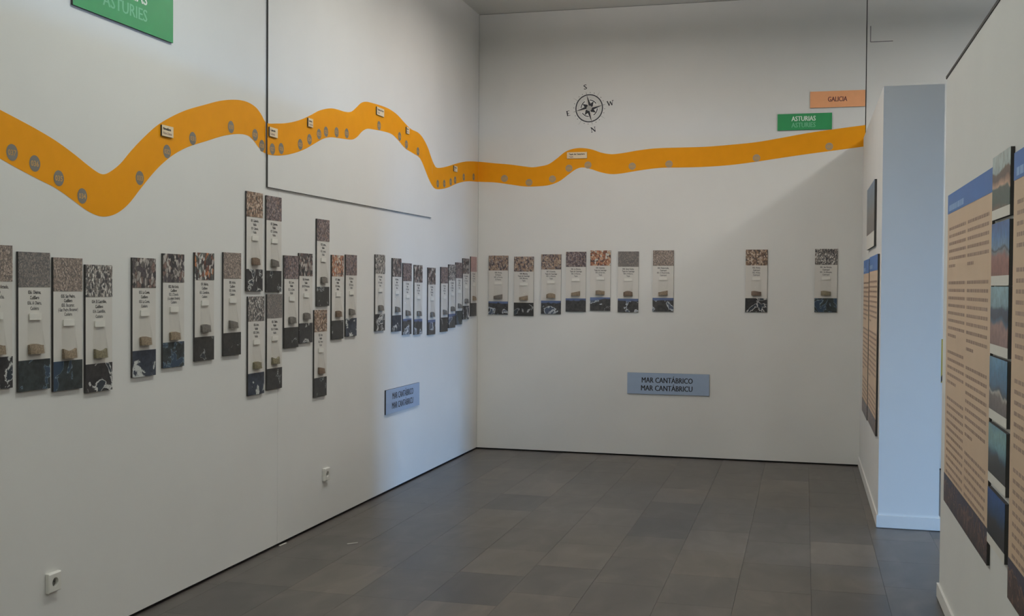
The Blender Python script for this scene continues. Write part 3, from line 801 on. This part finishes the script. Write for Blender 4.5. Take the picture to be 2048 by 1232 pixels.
# near wall
A = px(1901.4, 391.5, 0, XN); Bq = px(1992.4, 334.7, 0, XN); Cq = px(1891, 998, 0, XN)
hz = A.z-px(1901.4, 429, 0, XN).z
poster(XN, A.y, A.y-Bq.y, Cq.z, A.z, hz, 0.14, 'tan text poster with blue header nearest the end of the near right wall', 3, [[6, 8, 5, 14], [6, 9, 9, 8]], group='information posters on the right')
P2 = px(2036.5, 300, 0, XN)
poster(XN, P2.y, 1.354, Cq.z, A.z, hz, 0.14, 'tan text poster with blue header beyond the column of shore photos', 5, [[5, 9, 7, 12], [6, 9, 9, 8]], group='information posters on the right')
SKY, SEA, GRN, SND = P(176, 196, 200), P(60, 110, 150), P(52, 58, 52), P(172, 140, 120)
shore = [
 ('photo of a green cove below a dark cliff, top of the photo column', [(0.0, P(120, 92, 80)), (0.10, P(44, 72, 66)), (0.38, P(56, 84, 78)), (0.42, P(206, 172, 146)), (0.5, P(150, 112, 92)), (0.55, P(70, 58, 54)), (0.66, P(84, 72, 66)), (0.70, P(168, 190, 192)), (1.0, P(184, 200, 200))]),
 ('photo of a pink beach under a deep blue sky, second in the photo column', [(0.0, P(136, 84, 72)), (0.38, P(156, 106, 96)), (0.46, P(120, 130, 140)), (0.49, P(40, 52, 58)), (0.54, P(112, 150, 184)), (0.75, P(60, 116, 176)), (1.0, P(44, 96, 160))]),
 ('photo of a dark headland over pale sand, third in the photo column', [(0.0, P(140, 106, 98)), (0.35, P(160, 126, 116)), (0.42, P(60, 100, 130)), (0.48, P(40, 54, 76)), (0.62, P(56, 72, 96)), (0.68, P(130, 164, 176)), (1.0, P(150, 186, 196))]),
 ('photo of blue water and a grey rock shelf, fourth in the photo column', [(0.0, P(90, 80, 78)), (0.3, P(116, 104, 98)), (0.36, P(190, 186, 176)), (0.40, P(40, 62, 76)), (0.5, P(56, 104, 140)), (0.75, P(70, 126, 164)), (1.0, P(96, 150, 184))]),
 ('photo of a pale sea above black rocks, fifth in the photo column', [(0.0, P(30, 32, 34)), (0.38, P(44, 46, 48)), (0.46, P(52, 88, 110)), (0.6, P(110, 158, 168)), (0.85, P(130, 172, 172)), (1.0, P(96, 140, 160))]),
 ('photo of a dark shore under navy sky, bottom of the photo column', [(0.0, P(28, 28, 30)), (0.4, P(46, 44, 46)), (0.5, P(40, 64, 92)), (0.8, P(40, 84, 140)), (1.0, P(44, 86, 150))]),
]
pa, pb = px(2003, 500, 0, XN).y, px(2027.5, 500, 0, XN).y
pa = Bq.y-0.02
pt = [289.5, 435, 573, 728, 878, 1026]
pbm = [427, 571, 722, 868, 1012, 1154]
for i, (lab, stops) in enumerate(shore):
    z1 = px(2027.5, pt[i], 0, XN-0.012).z; z0 = px(2027.5, pbm[i], 0, XN-0.012).z
    w, h, T = pa-pb, z1-z0, 0.014
    t = thing('shore_photo', 'mounted '+lab, 'photo', (XN, pa, z0), RIGHT, 'shore photos on the near right wall')
    MB().box(0, w, -T, -0.0008, 0, h, EDGE).build('mount', t)
    MB().box(0, w, -T-0.0012, -T-0.0001, 0.036, h, scenery_mat('shore print %d' % i, stops, 4.0+0.6*i, 0.55)).build('print', t)
    MB().box(0, w, -T-0.0012, -T-0.0001, 0, 0.036, CAPTION).build('caption_strip', t)
# partition
def far_poster(q_tl, x_r, q_bot, label, seed):
    a = px(q_tl[0], q_tl[1], 0, XP); b = px(x_r, q_tl[1], 0, XP); c = px(q_bot[0], q_bot[1], 0, XP)
    return poster(XP, a.y, a.y-b.y-0.005, c.z, a.z, 0.11, 0.11, label, seed, [[9, 10, 8]], True, 0.014, 'information posters on the right', 1)
far_poster((1731.4, 522), 1742.0, (1726.5, 818), 'narrow tan text poster on the white partition next to the end wall', 8)
a2 = px(1743.4, 515, 0, XP)
far_poster((1743.4, 515), 1760.0, (1739.5, 841), 'narrow tan text poster on the white partition next to its free end', 9)
a = px(1739, 381, 0, XP); b = px(1752.5, 492, 0, XP); c = px(1739.8, 499, 0, XP)
t = thing('seascape_photo', 'framed hazy grey-blue seascape photo above two posters on the white partition', 'photo', (XP, a.y, c.z), RIGHT)
w, h, T = a.y-b.y, a.z-c.z, 0.016
MB().box(0, w, -T, -0.0008, 0, h, EDGE).build('mount', t)
MB().box(0, w, -T-0.0012, -T-0.0001, h*0.23, h, scenery_mat('hazy seascape print', [(0.0, P(96, 84, 78)), (0.35, P(110, 104, 98)), (0.6, P(98, 112, 124)), (1.0, P(96, 124, 152))], 3, 0.1)).build('print', t)
MB().box(0, w, -T-0.0012, -T-0.0001, 0, h*0.23, CAPTION).build('caption_strip', t)
# poster glimpsed on the end wall of the side room
a = px(1878, 678, 1, YB); b = px(1910, 766, 1, YB)
t = thing('yellow_poster', 'yellow poster on the end wall behind the partition, seen through the gap', 'poster', (a.x, YB, b.z))
MB().box(0, b.x-a.x, -0.010, -0.0008, 0, a.z-b.z, EDGE, plain('yellow print', rgb(196, 176, 84), 0.5, 0.2, 9)).build('panel', t)
MB().poly([(0.02, -0.0108, 0.0), (0.075, -0.0108, 0.11), (0.075, -0.0108, 0.17), (0.02, -0.0108, 0.05)], INK).build('dark_stroke', t)

# ------------------------------------------------------------------ wall sockets
def socket(q, label):
    c = px(q[0], q[1], 0, XL)
    t = thing('wall_socket', label, 'socket', (XL, c.y, c.z), LEFT, 'white wall sockets')
    w, d, r, dep = 0.041, 0.020, 0.0205, 0.015
    n, g = 32, MB()
    c2 = 0.004
    back = [(-w, -0.0008, -w), (w, -0.0008, -w), (w, -0.0008, w), (-w, -0.0008, w)]
    rim = [(-w, -d+c2, -w), (w, -d+c2, -w), (w, -d+c2, w), (-w, -d+c2, w)]
    e = w-c2
    front = [(-e, -d, -e), (e, -d, -e), (e, -d, e), (-e, -d, e)]
    for k in range(4):
        q = (k+1) % 4
        g.poly([back[k], back[q], rim[q], rim[k]], PLASTIC); g.poly([rim[k], rim[q], front[q], front[k]], PLASTIC)
    def sq(a):
        x, z = math.cos(a), math.sin(a); m = max(abs(x), abs(z)); return (e*x/m, -d, e*z/m)
    circ = lambda a, y: (r*math.cos(a), y, r*math.sin(a))
    for k in range(n):
        a, b = 2*math.pi*k/n, 2*math.pi*(k+1)/n
        g.poly([circ(a, -d), circ(b, -d), sq(b), sq(a)][::-1], PLASTIC)
        g.poly([circ(a, -d), circ(b, -d), circ(b, -d+dep), circ(a, -d+dep)], PLASTIC)
    g.build('housing', t)
    o = MB().disc(0, 0, r, -d+dep, WELL, 32).build('well', t)
    for sx in (-1, 1): MB().disc(0.0095*sx, 0, 0.0035, -d+dep-0.0005, HOLE, 12).build('pin_hole', o)
    return t
socket((103, 1163.5), 'white wall socket under the close trio of sample boards')
socket((650, 948), 'white wall socket between the wall joint and the daylight strip')

# ------------------------------------------------------------------ small litter on the floor
p = px(705, 1087, 2, 0)
g = MB().box(-0.034, 0.034, -0.003, 0.003, 0.0006, 0.003, PLASTIC)
o = g.build('paper_scrap'); o.location = (p.x, p.y, 0); o.rotation_euler = (0, 0, 0.75)
tag(o, 'thin white paper scrap lying on the floor near the long wall', 'scrap', 'white scraps on the floor')
p = px(562, 1089, 2, 0)
g = MB().poly([(-0.03, 0, 0.001), (0.035, 0.004, 0.001), (0.03, 0.014, 0.002), (-0.02, 0.012, 0.003)], PLASTIC)
g = MB().box(-0.04, 0.04, -0.004, 0.004, 0.0006, 0.004, CAPTION)
o = g.build('plaster_chip'); o.location = (p.x+0.012, p.y, 0); o.rotation_euler = (0, 0, 1.5)
tag(o, 'pale plaster chip on the floor at the foot of the wall joint', 'chip', 'white scraps on the floor')

# ------------------------------------------------------------------ ceiling lamps
def glow(name, col, s):
    m, nt, b = nodes_of(name)
    b.inputs['Emission Color'].default_value = (*col, 1); b.inputs['Emission Strength'].default_value = s
    return m
GLOW = glow('lamp diffuser', (1.0, 0.97, 0.9), 3.0)
where = ['furthest back in the hall', 'second from the rear of the hall', 'above the close trio of boards', 'above the raised panel', 'closest to the end wall', 'in the side hall behind the partition', 'in the side hall behind the near right wall', 'in the side hall furthest from the partition']
for (x, y, pw, pu, col), wh in zip(LAMPS, where):
    t = thing('ceiling_lamp', 'white drum lamp hanging from the ceiling '+wh, 'lamp', (x, y, ZC), 0, 'hanging drum lamps')
    zt = -LAMP_DROP
    def part(nm, r, z0, z1, mat, n=32):
        o = MB().tube(0, 0, r, z0, z1, mat, n).build(nm, t); o.rotation_euler = (math.pi/2, 0, 0)
    part('canopy', 0.06, 0.001, 0.02, METAL); part('stem', 0.010, 0.02, LAMP_DROP, METAL, 12)
    part('housing', 0.17, LAMP_DROP, LAMP_DROP+0.05, METAL); part('diffuser', 0.155, LAMP_DROP+0.0505, LAMP_DROP+0.056, GLOW)
    area_light('lamp_light', (x, y, ZC+zt-0.065), 0.28, pw, col, shape='DISK')
    area_light('lamp_uplight', (x, y, ZC+zt+0.012), 0.30, pu, col, (math.pi, 0, 0), shape='DISK')
